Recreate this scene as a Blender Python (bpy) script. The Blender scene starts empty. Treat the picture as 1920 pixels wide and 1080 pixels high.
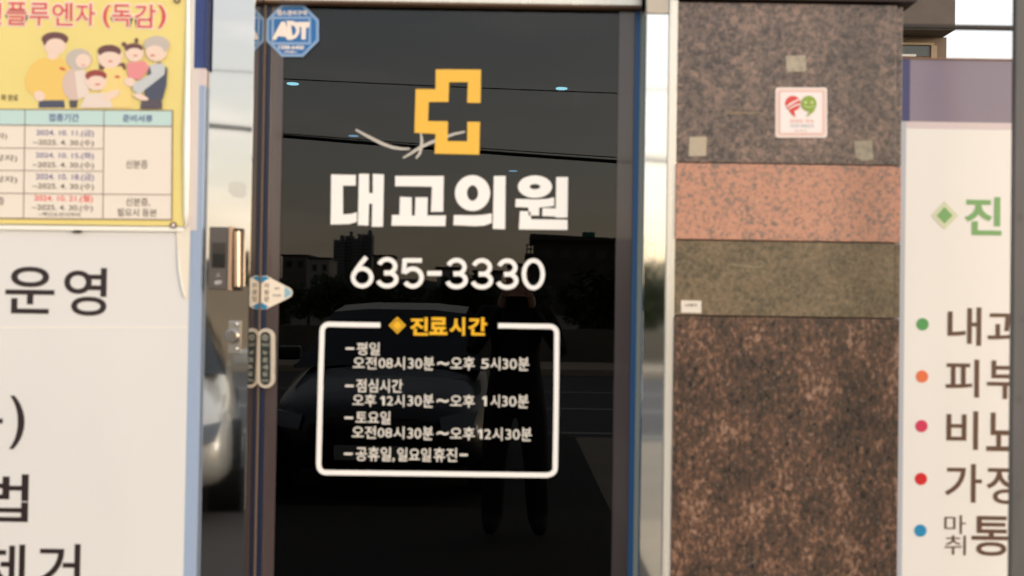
import bpy, bmesh, math, random
from math import sin, cos, pi, radians
from mathutils import Vector, Matrix
random.seed(7)
scene = bpy.context.scene
col = scene.collection

# ------------------------------------------------------------------ camera
D, EYE, F = 3.09, 1.50, 2000.0
cam_d = bpy.data.cameras.new('camera'); cam = bpy.data.objects.new('camera', cam_d); col.objects.link(cam)
cam_d.sensor_width = 36; cam_d.lens = 36 * F / 1920; cam_d.clip_start = .05; cam_d.clip_end = 6000
RM = Matrix.Rotation(radians(90.85), 4, 'X') @ Matrix.Rotation(radians(0.9), 4, 'Z')
cam.matrix_world = Matrix.Translation((0, -D, EYE)) @ RM
cam_d.dof.use_dof = True; cam_d.dof.focus_distance = 8.0; cam_d.dof.aperture_fstop = 2.7
scene.camera = cam

# ------------------------------------------------------------------ light
SUN_EL, SUN_AZ = 9.0, 128.0
w = bpy.data.worlds.new('World'); scene.world = w; w.use_nodes = True
nt = w.node_tree; nt.nodes.clear()
N = nt.nodes.new; L = nt.links.new
out = N('ShaderNodeOutputWorld'); bg = N('ShaderNodeBackground'); sky = N('ShaderNodeTexSky')
sky.sky_type = 'NISHITA'; sky.sun_disc = False
sky.sun_elevation = radians(SUN_EL); sky.sun_rotation = radians(SUN_AZ)
sky.air_density = 1.0; sky.dust_density = 2.5; sky.ozone_density = 1.0
tc = N('ShaderNodeTexCoord'); mp = N('ShaderNodeMapping'); mp.inputs['Scale'].default_value = (2.0, 2.0, 11.0)
mp.inputs['Rotation'].default_value = (radians(5), radians(4), 0)
no = N('ShaderNodeTexNoise'); no.inputs['Scale'].default_value = 2.2; no.inputs['Detail'].default_value = 8; no.inputs['Roughness'].default_value = .62
cr = N('ShaderNodeValToRGB'); cr.color_ramp.elements[0].position = .48; cr.color_ramp.elements[1].position = .70
cr.color_ramp.elements[0].color = (.60, .60, .60, 1); cr.color_ramp.elements[1].color = (.92, .92, .92, 1)
mx = N('ShaderNodeMixRGB'); mx.inputs['Color2'].default_value = (5.2, 5.1, 5.2, 1)
L(tc.outputs['Generated'], mp.inputs['Vector']); L(mp.outputs[0], no.inputs['Vector']); L(no.outputs['Fac'], cr.inputs[0])
sx = N('ShaderNodeSeparateXYZ'); L(tc.outputs['Generated'], sx.inputs[0])
er = N('ShaderNodeValToRGB'); er.color_ramp.elements[0].position = 0.0; er.color_ramp.elements[0].color = (.78, .60, .42, 1)
er.color_ramp.elements[1].position = .34; er.color_ramp.elements[1].color = (.50, .51, .535, 1)
e2 = er.color_ramp.elements.new(.12); e2.color = (.64, .57, .49, 1)
vs = N('ShaderNodeVectorMath'); vs.operation = 'SCALE'; vs.inputs['Scale'].default_value = 10
L(sx.outputs['Z'], er.inputs[0]); L(er.outputs[0], vs.inputs[0]); L(vs.outputs[0], mx.inputs['Color2'])
L(cr.outputs[0], mx.inputs['Fac']); L(sky.outputs[0], mx.inputs['Color1']); L(mx.outputs[0], bg.inputs['Color'])
bg.inputs['Strength'].default_value = 0.15
L(bg.outputs[0], out.inputs[0])
sd = bpy.data.lights.new('sun', 'SUN'); sun = bpy.data.objects.new('sun', sd); col.objects.link(sun)
sd.energy = 0.5; sd.angle = radians(12); sd.color = (1, .93, .88)
az, el = radians(SUN_AZ), radians(SUN_EL)
sdir = Vector((sin(az) * cos(el), cos(az) * cos(el), sin(el)))
sun.rotation_euler = sdir.to_track_quat('Z', 'Y').to_euler()
scene.view_settings.view_transform = 'Standard'; scene.view_settings.look = 'None'
scene.view_settings.exposure = 0.93; scene.view_settings.gamma = 1; scene.view_settings.use_curve_mapping = False

# ------------------------------------------------------------------ helpers
def P(px, py, Y):
    """point of the facade plane y = Y that the photograph shows at pixel (px, py)"""
    d = RM.to_3x3() @ Vector(((px - 960) / F, (540 - py) / F, -1))
    t = (Y + D) / d.y
    return Vector((d.x * t, Y, EYE + d.z * t))
def S(Y): return F / (Y + D)                     # pixels per metre on plane Y
def lin(c): c /= 255; return c / 12.92 if c <= .04045 else ((c + .055) / 1.055) ** 2.4
def C(r, g, b): return (lin(r), lin(g), lin(b), 1)

def setp(b, **k):
    for n, v in k.items():
        b.inputs[n.replace('_', ' ')].default_value = v
MATS = {}
def mat(name, color, rough=.5, metal=0, spec=.5, noise=None, bump=None, emit=None, coat=0):
    if name in MATS: return MATS[name]
    m = bpy.data.materials.new(name); m.use_nodes = True; t = m.node_tree; b = t.nodes['Principled BSDF']
    b.inputs['Base Color'].default_value = color; b.inputs['Roughness'].default_value = rough
    b.inputs['Metallic'].default_value = metal; b.inputs['Specular IOR Level'].default_value = spec
    b.inputs['Coat Weight'].default_value = coat
    if emit: b.inputs['Emission Color'].default_value = emit[0]; b.inputs['Emission Strength'].default_value = emit[1]
    if noise or bump:
        tc = t.nodes.new('ShaderNodeTexCoord'); mp = t.nodes.new('ShaderNodeMapping'); t.links.new(tc.outputs['Object'], mp.inputs[0])
    if noise:   # (scale, amount, (sx,sy,sz))
        mp.inputs['Scale'].default_value = noise[2] if len(noise) > 2 else (1, 1, 1)
        n = t.nodes.new('ShaderNodeTexNoise'); n.inputs['Scale'].default_value = noise[0]; n.inputs['Detail'].default_value = 6
        t.links.new(mp.outputs[0], n.inputs['Vector'])
        r = t.nodes.new('ShaderNodeMapRange'); r.inputs['From Min'].default_value = .3; r.inputs['From Max'].default_value = .7
        r.inputs['To Min'].default_value = 1 - noise[1]; r.inputs['To Max'].default_value = 1 + noise[1] * .6
        h = t.nodes.new('ShaderNodeHueSaturation'); h.inputs['Color'].default_value = color
        t.links.new(n.outputs['Fac'], r.inputs['Value']); t.links.new(r.outputs[0], h.inputs['Value']); t.links.new(h.outputs[0], b.inputs['Base Color'])
        r2 = t.nodes.new('ShaderNodeMapRange'); r2.inputs['To Min'].default_value = rough * .8; r2.inputs['To Max'].default_value = min(1, rough * 1.25)
        t.links.new(n.outputs['Fac'], r2.inputs['Value']); t.links.new(r2.outputs[0], b.inputs['Roughness'])
    if bump:    # (scale, strength, (sx,sy,sz))
        mp2 = t.nodes.new('ShaderNodeMapping'); t.links.new(tc.outputs['Object'], mp2.inputs[0]); mp2.inputs['Scale'].default_value = bump[2]
        n2 = t.nodes.new('ShaderNodeTexNoise'); n2.inputs['Scale'].default_value = bump[0]; n2.inputs['Detail'].default_value = 3
        t.links.new(mp2.outputs[0], n2.inputs['Vector'])
        bp = t.nodes.new('ShaderNodeBump'); bp.inputs['Strength'].default_value = bump[1]; bp.inputs['Distance'].default_value = .01
        t.links.new(n2.outputs['Fac'], bp.inputs['Height']); t.links.new(bp.outputs[0], b.inputs['Normal'])
    MATS[name] = m; return m

def granite(name, stops, scale, stretch=(1, 1, 1), rough=.3, seed=0, speck=None, big=.25, spec=.5):
    m = bpy.data.materials.new(name); m.use_nodes = True; t = m.node_tree; b = t.nodes['Principled BSDF']; n = t.nodes.new; l = t.links.new
    tc = n('ShaderNodeTexCoord'); mp = n('ShaderNodeMapping'); mp.inputs['Scale'].default_value = stretch; mp.inputs['Location'].default_value = (seed, seed, seed)
    l(tc.outputs['Object'], mp.inputs[0])
    n1 = n('ShaderNodeTexNoise'); n1.inputs['Scale'].default_value = scale; n1.inputs['Detail'].default_value = 7; n1.inputs['Roughness'].default_value = .65
    n1.inputs['Distortion'].default_value = .6
    l(mp.outputs[0], n1.inputs['Vector'])
    n2 = n('ShaderNodeTexNoise'); n2.inputs['Scale'].default_value = scale * .12; n2.inputs['Detail'].default_value = 3; l(mp.outputs[0], n2.inputs['Vector'])
    ad = n('ShaderNodeMath'); ad.operation = 'MULTIPLY_ADD'; ad.inputs[1].default_value = big; l(n2.outputs['Fac'], ad.inputs[0])
    sb = n('ShaderNodeMath'); sb.operation = 'SUBTRACT'; l(n1.outputs['Fac'], sb.inputs[0]); sb.inputs[1].default_value = big * .5; l(sb.outputs[0], ad.inputs[2])
    r = n('ShaderNodeValToRGB'); e = r.color_ramp.elements
    while len(e) < len(stops): e.new(.5)
    for k, (p, c) in enumerate(stops): e[k].position = p; e[k].color = c
    l(ad.outputs[0], r.inputs[0])
    last = r.outputs[0]
    if speck:
        v = n('ShaderNodeTexVoronoi'); v.inputs['Scale'].default_value = speck[0]; l(mp.outputs[0], v.inputs['Vector'])
        sp = n('ShaderNodeSeparateColor'); l(v.outputs['Color'], sp.inputs[0])
        c1 = n('ShaderNodeMath'); c1.operation = 'GREATER_THAN'; c1.inputs[1].default_value = speck[1]; l(sp.outputs[0], c1.inputs[0])
        c2 = n('ShaderNodeMath'); c2.operation = 'LESS_THAN'; c2.inputs[1].default_value = .42; l(v.outputs['Distance'], c2.inputs[0])
        c3 = n('ShaderNodeMath'); c3.operation = 'MULTIPLY'; l(c1.outputs[0], c3.inputs[0]); l(c2.outputs[0], c3.inputs[1])
        c4 = n('ShaderNodeMath'); c4.operation = 'MULTIPLY'; l(c3.outputs[0], c4.inputs[0]); c4.inputs[1].default_value = .75
        x = n('ShaderNodeMixRGB'); l(c4.outputs[0], x.inputs[0]); l(last, x.inputs[1]); x.inputs[2].default_value = speck[2]; last = x.outputs[0]
    l(last, b.inputs['Base Color']); b.inputs['Roughness'].default_value = rough; b.inputs['Specular IOR Level'].default_value = spec
    rr = n('ShaderNodeMapRange'); rr.inputs['To Min'].default_value = rough * .7; rr.inputs['To Max'].default_value = rough * 1.3
    l(n1.outputs['Fac'], rr.inputs['Value']); l(rr.outputs[0], b.inputs['Roughness'])
    return m

def props(o, label=None, cat=None, group=None, kind=None):
    if label: o['label'] = label
    if cat: o['category'] = cat
    if group: o['group'] = group
    if kind: o['kind'] = kind
    return o
def empty(name, loc, label, cat, group=None):
    o = bpy.data.objects.new(name, None); o.location = loc; o.empty_display_size = .1; col.objects.link(o)
    return props(o, label, cat, group)
def link(name, me, parent=None):
    o = bpy.data.objects.new(name, me); col.objects.link(o)
    if parent is not None:
        o.parent = parent
        M = Matrix.Translation(parent.location) if parent.parent is None else Matrix.Identity(4)
        if parent.parent is None: o.matrix_parent_inverse = M.inverted()
    return o
class MB:
    def __init__(s): s.v = []; s.f = []; s.m = []
    def add(s, v, f, mi=0):
        o = len(s.v); s.v += [tuple(x) for x in v]; s.f += [tuple(i + o for i in q) for q in f]; s.m += [mi] * len(f); return s
    def box(s, x0, x1, y0, y1, z0, z1, mi=0):
        v = [(x, y, z) for x in (x0, x1) for y in (y0, y1) for z in (z0, z1)]
        return s.add(v, [(0, 1, 3, 2), (4, 6, 7, 5), (0, 4, 5, 1), (2, 3, 7, 6), (0, 2, 6, 4), (1, 5, 7, 3)], mi)
    def poly(s, pts, Y, th=.0006, mi=0):
        """pixel outline on plane Y, given a real thickness away from the wall behind"""
        q = [P(a, b, Y) for a, b in pts]; n = len(q)
        v = [(p.x, Y, p.z) for p in q] + [(p.x, Y + th, p.z) for p in q]
        return s.add(v, [tuple(range(n)), tuple(range(2 * n - 1, n - 1, -1))] + [(i, i + n, (i + 1) % n + n, (i + 1) % n) for i in range(n)], mi)
    def rect(s, x0, y0, x1, y1, Y, th=.0006, mi=0): return s.poly([(x0, y0), (x1, y0), (x1, y1), (x0, y1)], Y, th, mi)
    def ell(s, cx, cy, rx, ry, Y, th=.0006, mi=0, n=28, rot=0):
        c, d = cos(rot), sin(rot)
        return s.poly([(cx + rx * cos(a) * c - ry * sin(a) * d, cy + rx * cos(a) * d + ry * sin(a) * c) for a in [2 * pi * k / n for k in range(n)]], Y, th, mi)
    def ring(s, cx, cy, rx, ry, ix, iy, Y, th=.0006, mi=0, n=40):
        A = [2 * pi * k / n for k in range(n)]
        for k in range(n):
            a, b = A[k], A[(k + 1) % n]
            s.poly([(cx + rx * cos(a), cy + ry * sin(a)), (cx + rx * cos(b), cy + ry * sin(b)), (cx + ix * cos(b), cy + iy * sin(b)), (cx + ix * cos(a), cy + iy * sin(a))], Y, th, mi)
        return s
    def ribbon(s, pts, wd, Y, th=.0006, mi=0, taper=False):
        n = len(pts); Lf = []; Rt = []
        for i, p in enumerate(pts):
            a = pts[max(i - 1, 0)]; b = pts[min(i + 1, n - 1)]; dx, dy = b[0] - a[0], b[1] - a[1]; l = math.hypot(dx, dy) or 1
            ww = wd / 2 * (1 if not taper else (.55 + .45 * sin(pi * i / (n - 1))))
            Lf.append((p[0] - dy / l * ww, p[1] + dx / l * ww)); Rt.append((p[0] + dy / l * ww, p[1] - dx / l * ww))
        v = []
        for q in (Lf, Rt):
            for yy in (Y, Y + th):
                for a in q: p = P(a[0], a[1], Y); v.append((p.x, yy, p.z))
        f = []
        for i in range(n - 1):
            j = i + 1
            f += [(i, j, 2 * n + j, 2 * n + i), (n + i, 3 * n + i, 3 * n + j, n + j), (i, n + i, n + j, j), (2 * n + i, 2 * n + j, 3 * n + j, 3 * n + i)]
        f += [(0, 2 * n, 3 * n, n), (n - 1, 2 * n - 1, 4 * n - 1, 3 * n - 1)]
        return s.add(v, f, mi)
    def tube(s, pts, rad, n=8, mi=0):
        v = []; f = []
        R = rad if isinstance(rad, (list, tuple)) else [rad] * len(pts); pts = [Vector(p) for p in pts]
        for i, p in enumerate(pts):
            d = (pts[min(i + 1, len(pts) - 1)] - pts[max(i - 1, 0)]).normalized()
            a = d.orthogonal().normalized() if abs(d.z) > .99 else d.cross(Vector((0, 0, 1))).normalized(); b = d.cross(a)
            v += [p + (a * cos(2 * pi * k / n) + b * sin(2 * pi * k / n)) * R[i] for k in range(n)]
        for i in range(len(pts) - 1):
            for k in range(n): f.append((i * n + k, i * n + (k + 1) % n, (i + 1) * n + (k + 1) % n, (i + 1) * n + k))
        f.append(tuple(range(n))); f.append(tuple(range(len(pts) * n - 1, len(pts) * n - n - 1, -1)))
        return s.add(v, f, mi)
    def build(s, name, mats, parent=None, smooth=False, bevel=0):
        me = bpy.data.meshes.new(name); me.from_pydata(s.v, [], s.f)
        for m in (mats if isinstance(mats, (list, tuple)) else [mats]): me.materials.append(m)
        me.polygons.foreach_set('material_index', s.m)
        bm = bmesh.new(); bm.from_mesh(me)
        if bevel: bmesh.ops.remove_doubles(bm, verts=bm.verts, dist=1e-5)
        bmesh.ops.recalc_face_normals(bm, faces=bm.faces)
        if bevel: bmesh.ops.bevel(bm, geom=list(bm.edges), offset=bevel, segments=2, affect='EDGES', profile=.6)
        bm.to_mesh(me); bm.free()
        if smooth: me.polygons.foreach_set('use_smooth', [True] * len(me.polygons))
        return link(name, me, parent)

def glyphs(name, items, Y, m, parent, bold=.0, th=.0005, rot=0.0, inset=0):
    """items: (text, x0, y0, x1, y1) each fitted to its pixel box on plane Y; joined into one lettering mesh"""
    for it in items:
        V = []; Fc = []
        s, x0, y0, x1, y1 = it[:5]; bo = it[5] if len(it) > 5 else bold
        cu = bpy.data.curves.new('lettering', 'FONT'); cu.body = s; cu.offset = bo; cu.resolution_u = 5; cu.fill_mode = 'FRONT'
        o = bpy.data.objects.new('lettering', cu); col.objects.link(o)
        bpy.context.view_layer.update()
        me = bpy.data.meshes.new_from_object(o)
        if len(me.vertices):
            xs = [v.co.x for v in me.vertices]; ys = [v.co.y for v in me.vertices]
            ax, bx, ay, by = min(xs), max(xs), min(ys), max(ys)
            c = P((x0 + x1) / 2, (y0 + y1) / 2, Y); W = (x1 - x0 + inset * 2) / S(Y); H = (y1 - y0 + inset * 2) / S(Y)
            bm = bmesh.new(); bm.from_mesh(me)
            r = bmesh.ops.extrude_face_region(bm, geom=list(bm.faces))
            for e in r['geom']:
                if isinstance(e, bmesh.types.BMVert): e.co.z = 1
            off = len(V); ca, sa = cos(rot), sin(rot)
            bm.verts.index_update()
            for v in bm.verts:
                u = ((v.co.x - ax) / (bx - ax) - .5) * W; z = ((v.co.y - ay) / (by - ay) - .5) * H
                V.append((c.x + u * ca - z * sa, Y + (0 if v.co.z > .5 else th), c.z + u * sa + z * ca))
            for f in bm.faces: Fc.append(tuple(off + v.index for v in f.verts))
            bm.free()
        bpy.data.meshes.remove(me); bpy.data.objects.remove(o); bpy.data.curves.remove(cu)
        if V: mb = MB(); mb.add(V, Fc); mb.build(name, m, parent)

# ------------------------------------------------------------------ materials
M_cream = mat('printed_film_cream', C(231, 229, 226), .32, noise=(3, .03, (1, 1, .4)))
M_cream2 = mat('printed_film_cream_warm', C(243, 238, 232), .3, noise=(3, .03, (1, 1, .4)))
M_navy = mat('print_navy', C(48, 68, 128), .35, noise=(25, .12))
M_navyd = mat('print_navy_dark', C(40, 52, 108), .3)
M_lblue = mat('print_light_blue', C(160, 178, 205), .35)
M_lgrey = mat('print_grey_blue', C(188, 192, 200), .3)
M_mauve = mat('print_mauve', C(142, 130, 146), .25, noise=(2, .08))
M_pinkish = mat('print_pale_pink', C(222, 205, 205), .35)
M_ink = mat('print_dark_brown', C(44, 30, 30), .4)
M_ink2 = mat('print_brown', C(98, 68, 50), .4)
M_white = mat('vinyl_white', C(253, 250, 246), .4)
M_whiteg = mat('vinyl_white_small', C(230, 224, 214), .5)
M_yel = mat('vinyl_yellow', C(250, 196, 72), .42)
M_yel2 = mat('vinyl_gold', C(246, 188, 30), .42)
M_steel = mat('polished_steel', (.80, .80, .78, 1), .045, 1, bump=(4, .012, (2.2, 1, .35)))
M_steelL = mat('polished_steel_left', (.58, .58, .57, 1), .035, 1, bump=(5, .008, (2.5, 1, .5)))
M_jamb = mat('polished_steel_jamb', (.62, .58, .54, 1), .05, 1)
M_satin = mat('satin_steel', (.84, .80, .72, 1), .26, .45, noise=(30, .04, (1, 1, .1)))
M_stile = mat('anodised_brown_stile', C(80, 69, 70), .20, .0, noise=(14, .08, (1, 1, .1)), coat=.5)
M_bluefilm = mat('blue_edge_film', C(50, 98, 152), .35)
M_navyfilm = mat('dark_blue_edge_film', C(26, 38, 68), .35)
M_mortar = mat('joint_filler', C(70, 42, 34), .9)
M_black = mat('black_plastic', C(16, 15, 15), .25)
M_dark = mat('dark_metal', C(42, 34, 30), .5)

def glass_mat(name, tr, ior=1.48, rough=0):
    m = bpy.data.materials.new(name); m.use_nodes = True; t = m.node_tree; t.nodes.clear(); n = t.nodes.new
    o = n('ShaderNodeOutputMaterial'); mi = n('ShaderNodeMixShader'); fr = n('ShaderNodeFresnel'); g = n('ShaderNodeBsdfGlossy'); tr_ = n('ShaderNodeBsdfTransparent')
    fr.inputs[0].default_value = ior; g.inputs['Roughness'].default_value = rough; g.inputs['Color'].default_value = (1, 1, 1, 1); tr_.inputs[0].default_value = tr
    t.links.new(fr.outputs[0], mi.inputs[0]); t.links.new(tr_.outputs[0], mi.inputs[1]); t.links.new(g.outputs[0], mi.inputs[2]); t.links.new(mi.outputs[0], o.inputs[0])
    return m
M_glass = glass_mat('dark_tinted_glass', (.22, .25, .26, 1))

# planes
YD = 0.0            # door glass front
YF = -0.14          # steel faces
YP = -0.165         # left window sign front
YG = -0.15          # granite faces
YR = -0.12          # right sign
def X(px, Y, py=575): return P(px, py, Y).x
def Z(py, Y, px=960): return P(px, py, Y).z
def vbar(px_top, px_bot): pass

# ------------------------------------------------------------------ setting: ground, road, room
props(MB().box(-400, 400, -900, 60, -.6, -.02).build('ground', mat('earth', C(96, 92, 74), .95, noise=(.2, .2))), kind='structure')
M_pave = mat('concrete_pavement', C(172, 156, 134), .8, noise=(6, .12), bump=(60, .2, (1, 1, 1)))
props(MB().box(-12, 12, -4.2, -0.10, -.02, .10).build('pavement', M_pave), kind='structure')
props(MB().box(-60, 60, -9.0, -4.204, -.02, .004).build('parking_bay', mat('worn_concrete', C(150, 138, 120), .8, noise=(2, .15), bump=(50, .2, (1, 1, 1)))), kind='structure')
props(MB().box(-120, 120, -19.5, -9.004, -.02, .0).build('road', mat('asphalt', C(66, 64, 62), .75, noise=(5, .15), bump=(80, .3, (1, 1, 1)))), kind='structure')
for y in (-9.4, -12.3, -15.2):
    props(MB().box(-120, 120, y - .08, y + .08, .0, .004).build('road_marking', mat('road_paint', C(150, 146, 138), .7)), kind='structure')
props(MB().box(-120, 120, -22.5, -19.504, -.02, .13).build('far_pavement', M_pave), kind='structure')

props(MB().box(-60, .74, -9.0, -4.21, .005, .009).build('dark_ground_sheet', mat('dark_ground', C(42, 37, 33), .8, noise=(3, .2), bump=(70, .3, (1, 1, 1)))), kind='structure')  # dark sheet added over the bay's left part to darken its reflection
props(MB().box(-12, .74, -4.2, -1.2, .101, .105).build('dark_pavement_sheet', mat('dark_pavement_sheet', C(54, 47, 41), .8, noise=(5, .2))), kind='structure')  # matching dark sheet added over the left part of the pavement
M_room = mat('room_plaster', C(110, 105, 98), .8); M_roomf = mat('room_floor', C(80, 70, 60), .3)
rx0, rx1 = -2.6, X(1262, .02)
props(MB().box(rx0, rx1, .06, 12, .0, .10).build('floor', M_roomf), kind='structure')
props(MB().box(rx0, rx1, .06, 12, 3.2, 3.35).build('ceiling', M_room), kind='structure')
props(MB().box(rx0 - .15, rx0, .06, 12, .0, 3.35).build('wall_left', M_room), kind='structure')
props(MB().box(rx1 + .001, rx1 + .15, .25, 12, .0, 3.35).build('wall_right', M_room), kind='structure')
props(MB().box(rx0 - .15, rx1 + .15, 12.001, 12.15, .0, 3.35).build('wall_back', M_room), kind='structure')
# ceiling lamps inside, seen through the dark glass
lampm = mat('lamp_lens', (.7, .9, .95, 1), .5, emit=((.45, .85, .95, 1), 7)); lampd = mat('lamp_lens_dim', (.6, .8, .95, 1), .5, emit=((.4, .7, .95, 1), 3))
rim = mat('lamp_rim', C(180, 180, 175), .4)
for (px, py, dd, mm, lb) in ((549, 156, .09, lampm, 'round ceiling downlight glowing behind the glass, upper left of the yellow cross'),
                             (1053, 165, .09, lampm, 'round ceiling downlight glowing behind the glass, right of the yellow cross'),
                             (663, 254, .10, lampd, 'dim ceiling downlight behind the glass beside the left end of the white tape strip'),
                             (962, 320, .11, lampd, 'dim ceiling downlight behind the glass just above the white clinic name')):
    d = RM.to_3x3() @ Vector(((px - 960) / F, (540 - py) / F, -1)); t = (3.19 - EYE) / d.z
    c = Vector((d.x * t, -D + d.y * t, 3.2))
    e = empty('downlight', c, lb, 'ceiling light', 'round ceiling downlights inside the clinic')
    MB().tube([c, c + Vector((0, 0, -.012))], dd / 2 + .012, 24).build('rim', rim, e)
    MB().tube([c + Vector((0, 0, -.0125)), c + Vector((0, 0, -.018))], dd / 2, 24).build('lens', mm, e)

# ------------------------------------------------------------------ facade walls hidden behind signs and above
M_wall = mat('dark_wall', C(70, 62, 56), .8)
zT = Z(8, YF)
a, b = P(470, 7, YD - .035), P(1209, 10, YD - .035)
hz = (a.z + b.z) / 2
xl = X(470, YF); xr = X(1207, YF)
# left wall behind the window sign
props(MB().box(-3.2, X(375, YF), -.13, .05, .10, 3.4).build('wall_front_left', M_wall), kind='structure')
props(MB().box(X(375, YF) + .001, rx1 + .149, -.10, .055, zT + .12, 3.4).build('wall_front_upper', M_wall), kind='structure')

# ------------------------------------------------------------------ steel surround
lc = empty('steel_column', (X(430, YF), YF, .10), 'mirror polished steel column between the window sign and the glass door', 'column')
xa, xb = X(372, YF), X(468, YF, 540)
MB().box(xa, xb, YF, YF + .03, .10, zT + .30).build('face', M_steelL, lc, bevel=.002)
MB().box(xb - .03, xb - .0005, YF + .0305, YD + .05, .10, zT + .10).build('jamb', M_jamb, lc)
MB().box(xb + .0003, xb + .0018, YD - .018, YD - .009, .10, hz - .002).build('jamb_edge', mat('jamb_edge_brown', C(132, 114, 96), .4), lc)
rc = empty('steel_column', (X(1225, YF), YF, .10), 'mirror polished steel column between the glass door and the granite pillar', 'column')
xc, xd_ = X(1205, YF), X(1247, YF); xe = X(1264, YF)
MB().box(xc, xd_, YF, YF + .03, .10, zT - .02).build('face', M_steel, rc, bevel=.0015)
MB().box(xc + .0005, xc + .03, YF + .0305, YD + .05, .10, zT).build('jamb', mat('jamb_pale', C(176, 180, 160), .35), rc)
MB().box(xd_ + .0005, xe, YF - .008, YF + .03, .10, zT + .30).build('corner_trim', M_satin, rc, bevel=.003)
MB().box(xc, xd_, YF - .004, YF + .03, zT - .0195, zT + .30).build('cap', mat('cap_beige', C(196, 186, 172), .5), rc, bevel=.001)
hd = empty('steel_header', (0, YF, zT), 'bright brushed steel header rail above the glass door', 'door header')
MB().box(xb + .001, xc - .001, YD - .038, YD + .04, hz + .0045, hz + .22).build('beam', M_satin, hd, bevel=.002)
MB().box(xb + .001, xc - .001, YD - .034, YD + .03, hz, hz + .004).build('drip_edge', mat('drip_brown', C(120, 92, 70), .5), hd)

MB().poly([(429, 345), (436, 340), (452, 341), (461, 346), (461, 366), (452, 371), (436, 368), (428, 358)], YF - .0006, .0005).build('glue_stain', mat('glue_stain', (.555, .55, .53, 1), .16, 1), lc)
MB().ring(1220, 471, 9, 16, 8, 14.6, YF - .0006, .0005).build('glue_ring', mat('glue_ring', (.72, .66, .58, 1), .3, 1), rc)
# ------------------------------------------------------------------ glass door
dx0, dx1 = X(489, YD), X(1197, YD)
s0, s1 = X(523, YD), X(1153, YD)
door = empty('glass_door', ((dx0 + dx1) / 2, 0, .10), 'dark tinted glass clinic door with white lettering and a yellow cross', 'door')
ztop = hz - .001
MB().box(dx0, dx1, YD, YD + .010, .12, ztop).build('glass_pane', M_glass, door)
MB().box(dx0 + .0175, s0, YD - .006, YD - .0006, .12, ztop).build('stile', M_stile, door, bevel=.0015)
MB().box(s1, dx1 - .0215, YD - .006, YD - .0006, .12, ztop).build('stile', M_stile, door, bevel=.0015)
MB().box(dx0 + .003, dx0 + .017, YD - .005, YD - .0006, .12, ztop).build('edge_film', M_navyfilm, door)
MB().box(dx1 - .021, dx1 - .0055, YD - .005, YD - .0006, .12, ztop).build('edge_film', M_bluefilm, door)
MB().box(dx1 - .0052, dx1, YD - .005, YD - .0006, .12, ztop).build('glass_edge', mat('glass_edge_green', C(170, 182, 160), .3), door)
MB().box(dx0, dx1, YD - .012, YD + .03, .10, .118).build('bottom_rail', M_satin, door)
YV = YD - .0016
cross = [(817, 130), (902, 130.5), (901, 193), (876, 192.5), (877.5, 154), (842, 154), (841, 191), (804, 191), (802.5, 227), (840, 227.5), (839, 264.5), (876, 265), (876.5, 228.5), (900, 228.5), (898.5, 290), (815, 288), (816.5, 251), (777, 249), (779.5, 167), (816.5, 167.5)]
mb = MB(); mb.poly(cross, YV - .001, .0008)
mb.build('cross_emblem', M_yel, door)
T = MB()
def tp(*pts): T.poly(pts, YV)
tp((621, 327), (667, 328), (667, 348), (643, 348), (643, 402), (658, 401), (669, 398), (669, 416), (655, 420), (620, 421))
tp((673, 326), (692, 326), (692, 362), (699, 362), (699, 326), (720, 327), (718, 425), (697, 425), (698, 382), (692, 382), (691, 423), (671, 422))
tp((741, 330), (832, 330), (831, 397), (808, 397), (810, 350), (741, 349))
tp((735, 403), (749, 403), (750, 369), (772, 370), (772, 404), (778, 404), (779, 370), (802, 370), (801, 404), (836, 404), (835, 424), (734, 423))
T.ring(886, 362, 33, 33.5, 10.5, 14.5, YV)
tp((851, 403), (885, 404), (905, 403), (922, 400), (922, 418), (908, 423), (890, 424), (850, 422))
tp((926, 330), (948, 330), (947, 430), (924, 429))
T.ring(1003, 350, 32, 21, 10, 5, YV)
tp((967, 373), (1005, 374), (1025, 373), (1039, 370), (1039, 386), (1025, 388), (1011, 389), (1011, 404), (991, 404), (991, 389), (966, 388))
tp((1043, 332), (1065, 332), (1064, 408), (1042, 408), (1042, 406), (1017, 405), (1017, 390), (1042, 391))
tp((975, 396), (994, 396), (996, 411), (1064, 412), (1064, 431), (973, 430))
T.build('clinic_name_lettering', M_white, door)
def el(cx, cy, rx, ry, a0, a1, n=22): return [(cx + rx * cos(radians(a0 + (a1 - a0) * k / n)), cy + ry * sin(radians(a0 + (a1 - a0) * k / n))) for k in range(n + 1)]
def digit(ch, cx, dy, wd=8.5):
    m_ = MB()
    if ch == '3': m_.ribbon(el(cx, 499 + dy, 15, 13, 195, 450, 18) + [(cx - 6, 512 + dy)], wd, YV).ribbon([(cx - 6, 511.5 + dy)] + el(cx, 523.5 + dy, 17, 12.5, -90, 168), wd, YV - .0008)
    if ch == '6': m_.ring(cx, 520 + dy, 21.4, 20.4, 13.0, 12.2, YV).ribbon([(cx + 8, 482 + dy), (cx - 3, 495 + dy), (cx - 11, 506 + dy), (cx - 16, 516 + dy)], wd, YV - .0008)
    if ch == '5': m_.ribbon([(cx + 17, 487.5 + dy), (cx - 16.5, 487.5 + dy)], wd, YV).ribbon([(cx - 15, 484 + dy), (cx - 17, 512 + dy)], wd, YV - .0008).ribbon([(cx - 16, 510 + dy)] + el(cx, 519.5 + dy, 16.5, 16.5, 222, 508), wd, YV - .0016)
    if ch == '0': m_.ring(cx, 511 + dy, 21.8, 29.8, 13.4, 21.6, YV)
    m_.build('phone_number_lettering', M_white, door)
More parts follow.
